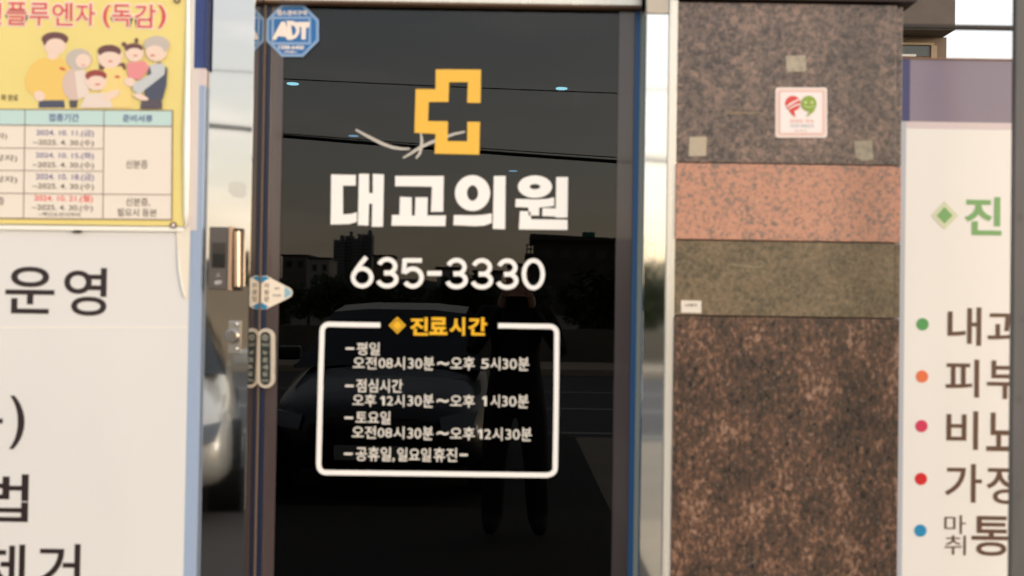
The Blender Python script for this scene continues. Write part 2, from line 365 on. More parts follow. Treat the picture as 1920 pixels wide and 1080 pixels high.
for ch, cx, dy in (('6', 679, 0), ('3', 726, .3), ('5', 774, .8), ('3', 856, 1.8), ('3', 903.5, 2.3), ('3', 951, 2.8), ('0', 1000, 3.0)): digit(ch, cx, dy)
MB().rect(801, 508, 828, 517, YV).build('dash_lettering', M_white, door)
def arc(cx, cy, r, a0, a1, n=7): return [(cx + r * cos(radians(a0 + (a1 - a0) * k / n)), cy + r * sin(radians(a0 + (a1 - a0) * k / n))) for k in range(n + 1)]
fr = [(713, 609.5), (670, 609), (620, 608)] + arc(617, 621, 13, 265, 182) + [(601.5, 700), (597.5, 870)] + arc(611, 873, 13, 178, 92) + [(700, 887), (1026, 891)] + arc(1028, 877, 13, 88, 4) + [(1043, 750), (1044, 625)] + arc(1031, 625, 13, -2, -88) + [(990, 611.5), (934, 610.5)]
MB().ribbon(fr, 9.5, YV).build('opening_hours_frame', M_white, door)
dm = MB(); dm.poly([(745, 594), (761, 610), (745, 626), (729, 610)], YV)
dm.build('diamond_mark', M_yel2, door)
MB().ribbon([(745, 599), (756, 610), (745, 621), (734, 610), (745, 599)], 1.6, YV - .001).build('diamond_outline', mat('vinyl_olive', C(110, 82, 20), .5), door)
glyphs('hours_heading_lettering', [('진', 769, 595, 803, 629), ('료', 805, 595, 839, 628), ('시', 843, 595, 872, 629), ('간', 878, 595, 913, 629)], YV, M_yel2, door, bold=.035)
HL = [
 [('-', 648, 651.5, 664, 655.5), ('평일', 669, 642, 712, 666), ('오전', 662, 669, 706, 692), ('08시', 710, 669, 759, 693), ('30분', 765, 669, 814, 694), ('~', 820, 678, 842, 685), ('오후', 845, 669, 890, 694), ('5시', 902, 670, 938, 694), ('30분', 942, 670, 992, 695)],
 [('-', 647, 721.5, 663, 725.5), ('점심시간', 668, 711, 755, 736), ('오후', 661, 739, 705, 762), ('12시', 713, 740, 758, 763), ('30분', 764, 739, 813, 764), ('~', 819, 748, 841, 755), ('오후', 844, 740, 890, 764), ('1시', 904, 740, 937, 764), ('30분', 941, 740, 991, 765)],
 [('-', 646, 781.5, 662, 785.5), ('토요일', 667, 771, 732, 795), ('오전', 660, 799, 705, 822), ('08시', 708, 800, 758, 823), ('30분', 764, 800, 812, 825), ('~', 819, 809, 841, 816), ('오후', 844, 801, 890, 825), ('12시', 896, 802, 942, 826), ('30분', 948, 802, 997, 827)],
 [('-', 645, 849, 661, 853), ('공휴일,', 667, 838, 740, 866), ('일요일', 745, 840, 808, 865), ('휴진', 813, 840, 857, 866), ('-', 862, 851, 877, 855)]]
HM = []
for h in HL:
    q_ = []
    for t_, x0_, y0_, x1_, y1_ in h:
        if t_[0].isdigit():
            n_ = len(t_) - 1; xm = x0_ + (x1_ - x0_) * (.56 if n_ == 2 else .44)
            xd = x0_
            if t_[0] == '1':      # the 1 is drawn with its small flag
                MB().poly([(x0_ + 4, y0_ + 3), (x0_ + 8.5, y0_ + 3), (x0_ + 8.5, y1_ - 3), (x0_ + 4.2, y1_ - 3), (x0_ + 4.2, y0_ + 8), (x0_ + .5, y0_ + 9), (x0_ + .5, y0_ + 6)], YV).build('hours_line_lettering', M_whiteg, door)
                t_ = t_[1:]; n_ -= 1; xd = x0_ + 12
            if n_: q_.append((t_[:n_], xd, y0_ + 3, xm - 1, y1_ - 3, .006))
            q_.append((t_[n_:], xm + 1.5, y0_, x1_, y1_))
        else: q_.append((t_, x0_, y0_, x1_, y1_))
    HM.append(q_)
for h in HM: glyphs('hours_line_lettering', h, YV, M_whiteg, door, bold=.014)

# glue-tape strips stuck on the glass under the cross
tm = mat('tape_strip', C(205, 198, 188), .6)
for pts, lb in (([(667, 243), (683, 252), (700, 261), (718, 270), (735, 276), (752, 279), (768, 279)], 'long pale tape strip stuck on the glass left of the yellow cross'),
                ([(756, 296), (770, 288), (788, 276), (808, 267), (830, 259), (852, 251), (872, 247)], 'pale tape strip slanting up behind the foot of the yellow cross'),
                ([(789, 250), (791, 262), (790, 276), (787, 288), (780, 297)], 'short curled tape strip hanging below the left arm of the yellow cross')):
    o = MB().ribbon(pts, 6, YD - .0010 - .0003 * random.random(), .0004, taper=True).build('tape_strip', tm)
    props(o, lb, 'tape strip', 'pale tape strips on the door glass')

# ------------------------------------------------------------------ stickers on the door
def octo(cx, cy, r, k=.40): return [(cx + a * r, cy + b * r) for a, b in ((-k, -1), (k, -1), (1, -k), (1, k), (k, 1), (-k, 1), (-1, k), (-1, -k))]
Mb1 = mat('sticker_pale_blue', C(142, 176, 218), .35); Mb2 = mat('sticker_blue', C(36, 112, 184), .35); Mw = mat('sticker_white', C(250, 240, 232), .4)
st = empty('security_sticker', P(548, 57, YD - .007), 'blue octagonal security sticker in the top left corner of the glass door', 'sticker')
YS = YD - .0075
MB().poly(octo(548.5, 57, 49.5), YS, .0008).build('border', Mb1, st)
MB().poly(octo(548.5, 57, 44), YS - .0006, .0005).build('blue_field', Mb2, st)
r_ = MB()
for q in ((509, 31, 583, 35.5), (509, 79, 583, 83.5), (509, 35.7, 513.5, 78.8), (578.5, 35.7, 583, 78.8)): r_.rect(*q, YS - .0012, .0005)
r_.build('square_outline', Mb1, st)
# A D T letters drawn as thick bars
Lt = MB(); 
Lt.poly([(527, 41), (534, 40), (547, 74), (539, 75), (535, 69), (521, 68), (517, 75), (510, 73)], YS - .0026)
Lt.poly([(537, 39), (545, 39), (549, 73), (541, 74)], YS - .0019)
Dn = [(539, 39), (549, 39), (558, 43), (562, 52), (561, 63), (555, 71), (546, 75), (541, 74)]
Dd = [(546, 48), (550, 48.2), (553, 51), (555, 56), (554, 62), (551, 65.5), (548, 67), (547, 67)]
for i in range(7): Lt.poly([Dn[i], Dn[i + 1], Dd[i + 1], Dd[i]], YS - .0023)
Lt.poly([Dn[7], Dn[0], Dd[0], Dd[7]], YS - .0023)
Lt.poly([(557, 41), (581, 41), (580, 51), (574, 52), (573, 74), (565, 74), (565, 51), (557, 49)], YS - .0016)
Lt.build('letters', Mw, st)
glyphs('small_lettering', [('캡스경비구역', 519, 19, 575, 29), ('1588-6400', 522, 85, 570, 92.5), ('(주)캡스', 533, 95, 557, 100)], YS - .0012, Mw, st, bold=.03)

ds = empty('arrow_sticker', P(515, 549, YD - .008), 'white and blue arrow shaped automatic door sticker pointing right on the door edge', 'sticker')
MB().poly([(489, 518), (500, 517), (541, 539), (547, 543), (548.5, 549), (547, 555), (541, 559), (500, 579), (489, 580)], YS, .0008).build('backing', mat('sticker_cream', C(240, 230, 214), .4), ds)
Mc = mat('sticker_cyan', C(0, 134, 188), .4)
MB().poly([(489.5, 519), (499, 518), (505, 522), (497, 526), (490, 532)], YS - .0006, .0005).build('blue_corner', Mc, ds)
MB().poly([(489.5, 567), (497, 571), (503, 575), (498, 579), (489.5, 579)], YS - .0006, .0005).build('blue_corner', Mc, ds)
MB().poly([(534, 538), (541, 542), (546, 546), (546, 552), (541, 556), (533, 559)], YS - .0006, .0005).build('pale_tip', mat('sticker_tip', C(150, 190, 205), .4), ds)
glyphs('lettering', [('자', 495, 531, 505, 540), ('동', 495, 543.5, 505, 553), ('문', 495, 556, 505, 566), ('AUTO', 515, 539, 524, 543), ('DOOR', 512, 552, 527, 556)], YS - .0006, mat('sticker_ink', C(80, 66, 60), .5), ds, bold=.01)

def capsule(cx, y0, y1, r, n=14):
    return [(cx + r * cos(a), y0 + r + r * sin(a)) for a in [pi + pi * k / n for k in range(n + 1)]] + [(cx + r * cos(a), y1 - r + r * sin(a)) for a in [pi * k / n for k in range(n + 1)]]
ts = empty('door_touch_switch', P(498, 728, YD - .02), 'tall rounded touch switch with dark face on the left edge of the glass door', 'door switch')
o = MB().poly(capsule(498, 616, 728, 16.5), YD - .022, .0150).build('housing', mat('switch_housing', C(205, 196, 182), .28, noise=(20, .03)), ts, bevel=.0018)
MB().poly(capsule(497.5, 622, 722, 9.6), YD - .0236, .0010).build('dark_face', mat('switch_face', C(38, 46, 45), .3), ts)
mm = mat('switch_print', C(168, 168, 160), .5)
o = MB(); o.ring(497, 633, 5.5, 5.5, 4, 4, YD - .0246); o.poly([(496, 630), (498, 630), (498, 636), (496, 636)], YD - .0246); o.build('hand_symbol', mm, ts)
glyphs('lettering', [('TOUCH', 490, 644, 504, 649.5), ('누', 492, 657, 502, 666), ('르', 492, 671, 502, 679), ('세', 492, 684, 502, 693), ('요', 492, 697, 502, 705), ('AUTO', 490, 711, 504, 716)], YD - .0246, mm, ts, bold=.02)
MB().ell(510.5, 630, 1.6, 2.4, YD - .0228, .0007).build('indicator_light', mat('indicator', C(240, 225, 180), .2), ts)

# ------------------------------------------------------------------ card reader and latch plate on the left steel column
cr_ = empty('access_reader', P(415, 545, YF), 'grey access control reader with dark sensor window on the polished steel column', 'card reader')
def fbox(x0, y0, x1, y1, Yf, Yb, m, name, parent, bevel=.002):
    a, b = P(x0, y0, Yf), P(x1, y1, Yf); a2 = P((x0 + x1) / 2, (y0 + y1) / 2, Yf)
    hw = (x1 - x0) / 2 / S(Yf); hh = (y1 - y0) / 2 / S(Yf)
    return MB().box(a2.x - hw, a2.x + hw, Yf, Yb, a2.z - hh, a2.z + hh).build(name, m, parent, bevel=bevel)
fbox(391, 425, 427, 543, YF - .030, YF - .0005, mat('reader_grey', C(98, 92, 88), .35, .3), 'housing', cr_, .003)
fbox(427.5, 424, 434.5, 545, YF - .034, YF - .0005, mat('reader_rim', C(196, 166, 142), .28, .6), 'side_rim', cr_, .002)
fbox(397.5, 455, 422.5, 502, YF - .0322, YF - .0302, mat('reader_window', C(50, 46, 45), .15), 'sensor_window', cr_, .0008)
fbox(398.5, 476, 421.5, 500, YF - .0335, YF - .0324, mat('reader_window_dark', C(9, 8, 8), .2), 'sensor_lens', cr_, .0003)
glyphs('logo_lettering', [('ADT', 402, 526, 416, 533)], YF - .0308, mat('reader_print', C(210, 205, 200), .4), cr_, bold=.05)
MB().poly([(409, 510), (414, 519), (404, 519)], YF - .0308).build('triangle_mark', mat('reader_mark', C(140, 130, 125), .5), cr_)
fbox(437, 428, 453, 545, YF - .014, YF - .0005, M_dark, 'bracket', cr_, .001)
c0, c1 = P(445, 434, YF - .020), P(445, 537, YF - .020)
MB().tube([c0, c1], .0105, 20).build('side_reflection_tube', mat('side_reflection_tube', (.60, .47, .35, 1), .36, 1), cr_, smooth=False)  # tube added for the reader's lit side and its reflection in the steel

lp = empty('latch_plate', P(437, 665, YF), 'small steel latch plate with two screws and a round knob below the reader', 'latch')
Ml = mat('latch_steel', (.45, .42, .38, 1), .3, 1); 
fbox(428, 602, 451, 664, YF - .006, YF - .0005, Ml, 'plate', lp, .002)
k0 = P(436, 630, YF - .0065)
MB().tube([k0, k0 + Vector((0, -.010, 0)), k0 + Vector((0, -.014, 0))], [.020, .020, .015], 24).build('knob', mat('latch_knob', (.36, .33, .30, 1), .25, 1), lp)
for py in (608, 654):
    k = P(443, py, YF - .0065); MB().tube([k, k + Vector((0, -.003, 0)), k + Vector((0, -.005, 0))], [.0055, .0055, .003], 14).build('screw', mat('screw_steel', (.85, .82, .78, 1), .15, 1), lp)

# ------------------------------------------------------------------ left window sign
ls = empty('window_sign', P(150, 1200, YP), 'large cream window sign with dark Korean lettering and a blue edge at the left', 'sign')
def vpoly(x0t, x1t, x0b, x1b, y0, y1, Y, th=.0006): return MB().poly([(x0t, y0), (x1t, y0), (x1b, y1), (x0b, y1)], Y, th)
xe0, xe1 = X(365, YP), X(378, YP)
zB, zU = .22, Z(-140, YP)
MB().poly([(358, 128), (374, 128), (369, 432), (353, 432)], YP - .0005, .0006).build('clear_margin', mat('film_margin', C(222, 212, 208), .25), ls)
MB().box(-2.9, X(354, YP), YP, YP + .02, zB, zU).build('panel', M_cream, ls)
MB().box(X(354, YP) + .0004, X(375.5, YP), YP + .0005, YP + .02, zB, Z(160, YP, 370)).build('edge_strip', M_lblue, ls)
MB().box(X(354, YP) + .0004, X(375.5, YP), YP + .0005, YP + .02, Z(160, YP, 370) + .0003, Z(128, YP, 370)).build('pale_band', M_pinkish, ls)
MB().box(X(354, YP) + .0004, X(375.5, YP), YP + .0005, YP + .02, Z(128, YP, 370) + .0003, zU).build('header_band', M_navy, ls)
MB().box(X(373, YP) , X(379, YP), YP - .0015, YP + .0003, Z(128, YP, 370) + .0003, zU).build('header_edge', M_navyd, ls)
glyphs('lettering', [('운', 10, 500, 102, 588), ('영', 120, 502, 200, 592), (')', 18, 742, 46, 842), ('법', -36, 889, 53, 978), ('제', -38, 1021, 46, 1114), ('거', 70, 1020, 150, 1110)], YP - .0010, M_ink, ls, bold=.012)
MB().rect(-14, 785, 5, 794, YP - .001).build('stroke_lettering', M_ink, ls)
MB().rect(-200, 612, 352, 615, YP - .0006, .0005).build('film_seam', mat('film_seam', C(244, 238, 228), .3), ls)

# ------------------------------------------------------------------ poster
YQ = YP - .008
po = empty('poster', P(170, 430, YQ), 'yellow flu vaccination poster with red heading and schedule table pinned over the window sign', 'poster')
My = mat('poster_yellow', C(242, 222, 138), .35, noise=(4, .04)); 
MB().poly([(-260, -60), (352, -60), (346, 424), (-260, 416)], YQ, .001).build('sheet', My, po)
MB().poly([(-260, 203), (323, 206.5), (321, 411), (-260, 406)], YQ - .0008, .0006).build('table_panel', mat('poster_cell', C(243, 232, 218), .4), po)
MB().poly([(-260, 204), (322, 208), (321.5, 236), (-260, 232)], YQ - .0015, .0005).build('table_header', mat('poster_mint', C(198, 226, 222), .4), po)
gl = mat('poster_line', C(120, 92, 80), .5); g = MB()
for pts, wd in (([(-260, 203), (323, 207)], 1.6), ([(-260, 232), (322, 237)], 1.4), ([(-260, 275), (193, 279)], 1.1), ([(-260, 317), (193, 321)], 1.1), ([(-260, 360), (322, 365)], 1.2), ([(-260, 407), (323, 412)], 1.8), ([(323.5, 206), (322, 413)], 1.8), ([(47, 205), (44, 409)], 1.1), ([(195, 206), (193, 411)], 1.1)):
    g.ribbon(pts, wd, YQ - .0022, .0004)
g.build('table_lines', gl, po)
head = [('인', -33, 5, 3, 46), ('플', 12, 4, 50, 47), ('루', 55, 5, 92, 48), ('엔', 98, 5, 137, 48), ('자', 142, 6, 178, 48), ('(', 193, 9, 207, 52, .02), ('독', 210, 8, 246, 50), ('감', 252, 8, 292, 52), (')', 296, 9, 311, 53, .02)]
glyphs('heading_outline', head, YQ - .0008, mat('poster_pink_white', C(250, 226, 214), .4), po, bold=.05, inset=3)
glyphs('heading_lettering', head, YQ - .0016, mat('poster_red', C(222, 84, 78), .4), po, bold=.006)
tb = mat('poster_blue', C(120, 112, 160), .5); tk = mat('poster_ink', C(108, 94, 84), .5); tr = mat('poster_red_small', C(240, 100, 96), .5)
glyphs('header_lettering', [('접종기간', 91, 213, 148, 228), ('준비서류', 230, 215, 286, 229)], YQ - .0022, mat('poster_slate', C(92, 110, 156), .5), po, bold=.02)
for it_ in [('2024. 10. 11.(금)', 68, 243, 176, 257), ('2024. 10. 15.(화)', 67, 285, 176, 299), ('2024. 10. 18.(금)', 67, 325, 176, 340)]: glyphs('date_lettering', [it_], YQ - .0016, tb, po, bold=.01)
glyphs('red_date_lettering', [('2024. 10. 21.(월)', 64, 365, 174, 380)], YQ - .0016, tr, po, bold=.012)
for it_ in [('~2025. 4. 30.(수)', 62, 261, 176, 275), ('~2025. 4. 30.(수)', 61, 303, 176, 317), ('~2025. 4. 30.(수)', 61, 343, 176, 357), ('~2025. 4. 30.(수)', 60, 383, 174, 397), ('~백신소진시까지', 72, 398, 150, 406), ('신분증', 236, 300, 277, 316), ('신분증,', 236, 371, 281, 387), ('필요시 등본', 220, 391, 294, 406), ('자)', -6, 249, 13, 262), ('상자)', -10, 290, 32, 304), ('상자)', -10, 330, 32, 344), ('증', -6, 370, 8, 384), ('회 완료', 2, 177, 34, 189)]: glyphs('black_lettering', [it_], YQ - .0016, tk, po, bold=.006)
# flat printed family
il = [C(245, 218, 200), C(112, 72, 72), C(204, 192, 182), C(244, 206, 112), C(78, 84, 104), C(238, 222, 210), C(246, 218, 140), C(160, 70, 66), C(238, 150, 152), C(205, 208, 210), C(92, 84, 92), C(214, 92, 70), C(222, 196, 184), C(170, 190, 210)]
im = [mat('poster_print_%s' % n, c, .45) for n, c in zip('skin hair silver amber slate ivory butter auburn rose mist plum coral blush cloud'.split(), il)]
SK, HR, SV, AM, SL, IV, BU, AU, RO, MI, PL, CO, BL, CL = range(14)
q = MB(); lay = [0]
def E_(cx, cy, rx, ry, m, rot=0): lay[0] += 1; q.ell(cx, cy, rx, ry, YQ - .0009 - lay[0] * .00009, .00008, m, rot=radians(rot))
def O_(pts, m): lay[0] += 1; q.poly(pts, YQ - .0009 - lay[0] * .00009, .00008, m)
# father
O_([(73, 188), (120, 188), (122, 202), (72, 202)], SL); O_([(82, 108), (112, 106), (130, 122), (132, 150), (124, 188), (74, 188), (50, 170), (46, 150), (56, 124), (70, 112)], AM)
O_([(92, 95), (106, 95), (110, 108), (98, 112), (88, 108)], SK); E_(103, 85, 21, 18, SK); E_(103, 73, 25, 13, HR); O_([(80, 76), (93, 74), (90, 84), (82, 84)], HR); E_(104, 84, 18, 12, SK); E_(74, 180, 11, 9, SK, 30); E_(117, 129, 6, 2.5, CO, 20)
# grandmother
O_([(130, 188), (146, 188), (144, 202), (131, 202)], PL); E_(140, 158, 23, 30, BL); O_([(140, 134), (158, 130), (166, 150), (166, 180), (146, 186)], IV); E_(148, 111, 24, 20, SV); E_(156, 114, 14, 13, SK); E_(156, 122, 4, 1.5, RO)
# mother
O_([(186, 118), (234, 118), (236, 130), (186, 130)], HR); O_([(196, 126), (228, 124), (242, 150), (248, 202), (186, 202), (190, 150)], BU); E_(206, 106, 23, 22, SK); E_(205, 96, 22, 12, HR); E_(206, 106, 18, 9, SK); E_(207, 115, 4, 1.5, CO); E_(220, 144, 5, 2.5, CO)
# child in front
O_([(162, 176), (200, 174), (212, 202), (150, 202)], IV); E_(180, 152, 20, 18, SK); E_(180, 142, 20, 11, AU); E_(181, 151, 16, 9, SK); E_(183, 158, 5, 1.5, CO); E_(208, 178, 18, 7, SK, -24)
# girl
O_([(238, 118), (272, 114), (280, 128), (262, 150), (240, 146)], RO); E_(252, 99, 17, 17, SK); E_(251, 90, 17, 9, HR); E_(233, 83, 5, 4, HR, 40); E_(256, 76, 3.5, 5, HR); E_(252, 98, 14, 8, SK); E_(254, 104, 4, 1.2, CO); E_(244, 154, 12, 8, SK, 20)
# grandfather
O_([(266, 184), (303, 182), (304, 204), (263, 204)], PL); O_([(280, 126), (300, 116), (314, 128), (312, 160), (305, 186), (270, 186), (274, 150)], SL); E_(293, 96, 20, 19, SK); E_(294, 84, 24, 17, SV); E_(290, 97, 17, 12, SK); E_(286, 104, 5, 1.6, CO)
O_([(280, 122), (304, 118), (310, 126), (308, 140), (272, 168), (262, 178), (248, 168), (252, 156), (284, 138)], MI); E_(264, 182, 15, 5, SK, 18)
q.build('family_illustration', im, po)
for (px, py, lb) in ((332, 0, 'dark'), (325, 422, 'ring')):
    MB().ring(px, py, 6.5, 6, 3.4, 3, YQ - .0035, .002).build('grommet', mat('grommet_bronze', C(120, 98, 88), .4), po)
MB().ell(325, 422, 3.3, 3, YQ - .0025, .001).build('grommet_centre', Mw, po)
# clear sleeve: rolled edge and fold coloured white for their highlight, loose skirt
pl = mat('sleeve_highlight', C(253, 250, 240), .12, coat=.5)
p0, p1 = P(353.5, -60, YQ), P(348, 428, YQ)
MB().tube([p0, P(352, 120, YQ - .002), P(350, 260, YQ - .003), P(348.5, 400, YQ - .001), p1], [.004, .0065, .009, .007, .003], 14).build('sleeve_edge', pl, po, smooth=True)
MB().poly([(330, 425.5), (356, 425.5), (356, 470), (351, 560), (343, 556), (334, 500)], YQ + .004, .0006).build('sleeve_skirt', mat('sleeve_skirt', C(240, 231, 214), .2), po)
MB().ribbon([(334, 470), (336, 505), (341, 535), (346, 556)], 4, YQ + .002, .001, taper=True).build('sleeve_fold', pl, po)
MB().poly([(-200, 421), (346, 426), (346, 434), (-200, 428)], YQ + .001, .0006).build('sleeve_lower_edge', pl, po)
props(MB().ell(145, 434, 10, 2.6, YQ - .0005, .001).build('pin_clip', M_dark), 'small dark clip under the lower edge of the yellow poster', 'clip')

# ------------------------------------------------------------------ granite pillar
g_brown = granite('brown_granite_polished', [(.30, C(58, 50, 48)), (.43, C(92, 80, 74)), (.54, C(118, 101, 92)), (.63, C(150, 122, 108)), (.74, C(172, 148, 132))], 70, rough=.28, big=.3)
g_pink = granite('pink_granite', [(.30, C(120, 102, 92)), (.42, C(150, 124, 110)), (.49, C(194, 140, 116)), (.60, C(202, 147, 121)), (.72, C(196, 158, 136))], 80, rough=.4, seed=5, speck=(150, .86, C(104, 92, 84)), big=.10)
g_green = granite('olive_granite', [(.28, C(66, 60, 46)), (.42, C(94, 84, 64)), (.55, C(121, 103, 79)), (.72, C(138, 120, 93))], 85, rough=.4, seed=9, speck=(170, .93, C(150, 138, 110)), big=.35)
g_low = granite('brown_granite_lower', [(.32, C(40, 34, 31)), (.44, C(70, 57, 49)), (.53, C(90, 68, 56)), (.60, C(124, 90, 70)), (.71, C(164, 134, 116))], 80, (1, 1, .66), rough=.30, seed=3, speck=(190, .93, C(128, 114, 104)), big=.45)
gp = empty('granite_pillar', (X(1470, YG), YG, .10), 'granite clad pillar with brown, pink and olive stone bands right of the door', 'pillar')
gx0, gx1 = X(1264.5, YG), X(1676, YG)
zs = [Z(6, YG, 1470), Z(308, YG, 1470), Z(452.5, YG, 1470), Z(594.5, YG, 1470), .12]
for i, (gm, lb) in enumerate(((g_brown, 'grey brown granite slab at the top'), (g_pink, 'pink granite band'), (g_green, 'olive granite band'), (g_low, 'reddish brown granite slab at the bottom'))):
    o = MB().box(gx0, gx1, YG - (.004 if i == 1 else .002 if i == 3 else 0), YG + .025, zs[i + 1] + .0020, zs[i] - .0012).build('granite_slab', gm, gp, bevel=.0012); o['label'] = lb
MB().box(gx0 + .003, gx1 + .006, YG + .026, .20, .12, zs[0]).build('core', M_mortar, gp)
for i, gm in enumerate((g_brown, g_pink, g_green, g_low)):
    MB().box(gx1 + .0065, gx1 + .022, YG + .016, .20, zs[i + 1] + .0020, zs[i] - .0012).build('return_slab', gm, gp, bevel=.001)
bk = empty('canopy_beam', (X(1470, YG), YG, zs[0] + .01), 'dark beam edge running over the top of the granite pillar', 'beam')
MB().box(gx0, gx1 + .05, YG - .015, .20, zs[0] + .006, zs[0] + .25).build('beam', mat('beam_dark', C(60, 48, 42), .7), bk)

YT = YG - .0058
Mt = mat('paper_tape', C(188, 174, 152), .6, noise=(120, .10)); Mt2 = mat('paper_tape_worn', C(176, 164, 144), .6, noise=(90, .30))
for pts, m_, lb in (([(1473, 105), (1511, 103), (1512, 134), (1475, 135)], Mt2, 'worn beige tape square above the white smile sticker'),
                    ([(1293, 257), (1325, 256), (1324, 292), (1291, 293)], Mt, 'plain beige tape square at the lower left of the top granite slab'),
                    ([(1602, 265), (1635, 263), (1638, 299), (1616, 302), (1604, 294)], Mt2, 'creased beige tape piece at the lower right of the top granite slab')):
    props(MB().poly(pts, YG - .0012, .0010).build('tape_piece', m_), lb, 'tape piece', 'beige tape pieces on the granite')
wl = empty('small_label', P(1296, 575, YG), 'tiny white label on the olive granite band beside the steel trim', 'label')
MB().poly([(1277, 563), (1315, 564), (1315, 587), (1277, 586)], YG - .0012, .0010).build('paper', mat('label_paper', C(232, 222, 208), .5), wl)
glyphs('lettering', [('LX공사', 1285, 569, 1307, 575)], YG - .0018, tk, wl, bold=.03)
sc = empty('smile_sticker', P(1502, 210, YG), 'square white sticker with red and green speech bubbles on the top granite slab', 'sticker')
def rr(x0, y0, x1, y1, r): return arc(x1 - r, y0 + r, r, -90, 0, 4) + arc(x1 - r, y1 - r, r, 0, 90, 4) + arc(x0 + r, y1 - r, r, 90, 180, 4) + arc(x0 + r, y0 + r, r, 180, 270, 4)
MB().poly(rr(1454, 164, 1551, 258, 5), YG - .0012, .0010).build('backing', mat('sticker_rim', C(246, 228, 220), .4), sc)
MB().poly(rr(1458, 168, 1547, 254, 5), YG - .0018, .0005).build('pink_border', mat('sticker_pink', C(236, 200, 190), .4), sc)
MB().poly(rr(1463.5, 173, 1541.5, 249, 2), YG - .0024, .0005).build('white_field', mat('sticker_field', C(250, 238, 234), .4), sc)
rb = MB(); rb.ell(1486.5, 194, 14.5, 14.5, YG - .0030, .0005); rb.poly([(1478, 205), (1500, 200), (1489, 208), (1492, 220), (1484, 214)], YG - .0036, .0005); rb.build('red_bubble', mat('bubble_red', C(222, 72, 70), .4), sc)
gb = MB(); gb.ell(1516.5, 194, 14.5, 14.5, YG - .0042, .0005); gb.poly([(1518, 206), (1531, 197), (1526, 209), (1511, 220), (1517, 211)], YG - .0048, .0005); gb.build('green_bubble', mat('bubble_green', C(146, 172, 62), .4), sc)
fc = MB(); fc.ell(1510.5, 192, 3, 3, YG - .0054, .0005); fc.ell(1522.5, 192, 3, 3, YG - .0054, .0005); fc.ribbon([(1507, 198), (1511, 200.5), (1517, 201), (1523, 200.5), (1527, 198)], 2, YG - .0054, .0005); fc.build('smile', mat('bubble_pale', C(206, 216, 150), .4), sc)
wv = MB(); wv.ribbon([(1474, 201), (1482, 195), (1489, 191), (1499, 186)], 3.5, YG - .0044, .0005, taper=True); wv.ribbon([(1478, 205), (1488, 199), (1496, 196), (1502, 196)], 3, YG - .0044, .0005, taper=True); wv.build('white_strokes', Mw, sc)
glyphs('lettering', [('금연은 약속', 1481, 224, 1526, 230)], YG - .0030, mat('sticker_orange', C(226, 140, 120), .5), sc)
glyphs('lettering', [('건강한 대한민국', 1481, 233, 1526, 239)], YG - .0030, mat('sticker_bluegrey', C(160, 172, 190), .5), sc)
glyphs('lettering', [('보건소', 1490, 243, 1514, 247)], YG - .0030, mat('sticker_tan', C(200, 170, 150), .5), sc)
props(MB().ribbon([(1358, 212), (1375, 213), (1395, 211), (1405, 213), (1420, 211), (1438, 215)], 2.2, YG - .0010, .0008, taper=True).ribbon([(1360, 207), (1380, 210), (1402, 213)], 1.2, YG - .0019, .0007, taper=True).build('scratch', mat('scratch_pale', C(164, 142, 116), .7)), 'faint pale scratch across the top granite slab left of the white sticker', 'scratch mark')
for pts, lb in (([(1366, 494), (1385, 498), (1400, 500), (1415, 501), (1428, 499), (1432, 493)], 'long curved pale scuff on the olive granite band'), ([(1466, 491), (1472, 487), (1477, 487)], 'short pale scuff near the middle of the olive granite band'), ([(1590, 490), (1604, 492)], 'thin pale scuff toward the right of the olive granite band')):
    props(MB().ribbon(pts, 2.2, YG - .0010, .0008, taper=True).build('scuff_mark', mat('chalk', C(150, 138, 112), .8)), lb, 'scuff mark', 'pale scuffs on the olive granite')

# ------------------------------------------------------------------ right sign
rs = empty('department_sign', (X(1790, YR), YR, .12), 'cream sign listing departments with coloured bullets beside the granite pillar', 'sign')
zt = Z(112, YR, 1790); zm = Z(229, YR, 1790); ze = Z(242, YR, 1790)
ex = X(1696, YR); lx = X(1679, YR); rx = X(1960, YR)
MB().box(ex, rx, YR, YR + .03, .12, ze).build('panel', M_cream2, rs)
MB().box(ex, rx, YR, YR + .03, ze + .0003, zm).build('pale_band', M_pinkish, rs)
MB().box(X(1702, YR), rx, YR, YR + .03, zm + .0003, zt).build('header_band', M_mauve, rs)
MB().box(lx, X(1702, YR) - .0004, YR - .001, YR + .03, zm + .0003, zt).build('header_edge', mat('print_indigo', C(66, 66, 112), .3), rs)
MB().box(lx - .006, ex - .0004, YR - .001, YR + .03, .12, zm).build('edge_strip', M_lgrey, rs)
MB().box(lx, rx, YR - .004, YR + .03, zt + .0005, zt + .004).build('top_trim', mat('trim_amber', C(150, 112, 84), .5), rs)
for (cx, cy, c, n) in ((1730, 608, C(92, 160, 92), 'green'), (1729, 706, C(236, 120, 72), 'orange'), (1728, 799, C(214, 56, 92), 'pink'), (1727, 898, C(214, 34, 36), 'red'), (1726, 995, C(34, 142, 190), 'blue')):
    o = MB().ell(cx, cy, 11.5, 11.5, YR - .0012, .0010).build('bullet', mat('bullet_' + n, c, .4), rs); o['label'] = n + ' round bullet'
glyphs('lettering', [('내', 1777, 576, 1840, 648), ('과', 1852, 580, 1920, 652), ('피', 1773, 674, 1836, 745), ('부', 1851, 676, 1919, 748), ('비', 1775, 771, 1834, 843), ('뇨', 1850, 774, 1919, 846), ('가', 1772, 870, 1841, 942), ('정', 1850, 873, 1914, 945), ('통', 1822, 968, 1896, 1042)], YR - .0012, M_ink2, rs, bold=.012)
glyphs('small_lettering', [('마', 1771, 966, 1811, 1001), ('취', 1771, 1004, 1811, 1041)], YR - .0012, M_ink2, rs)
mg = mat('print_green', C(126, 174, 108), .4)
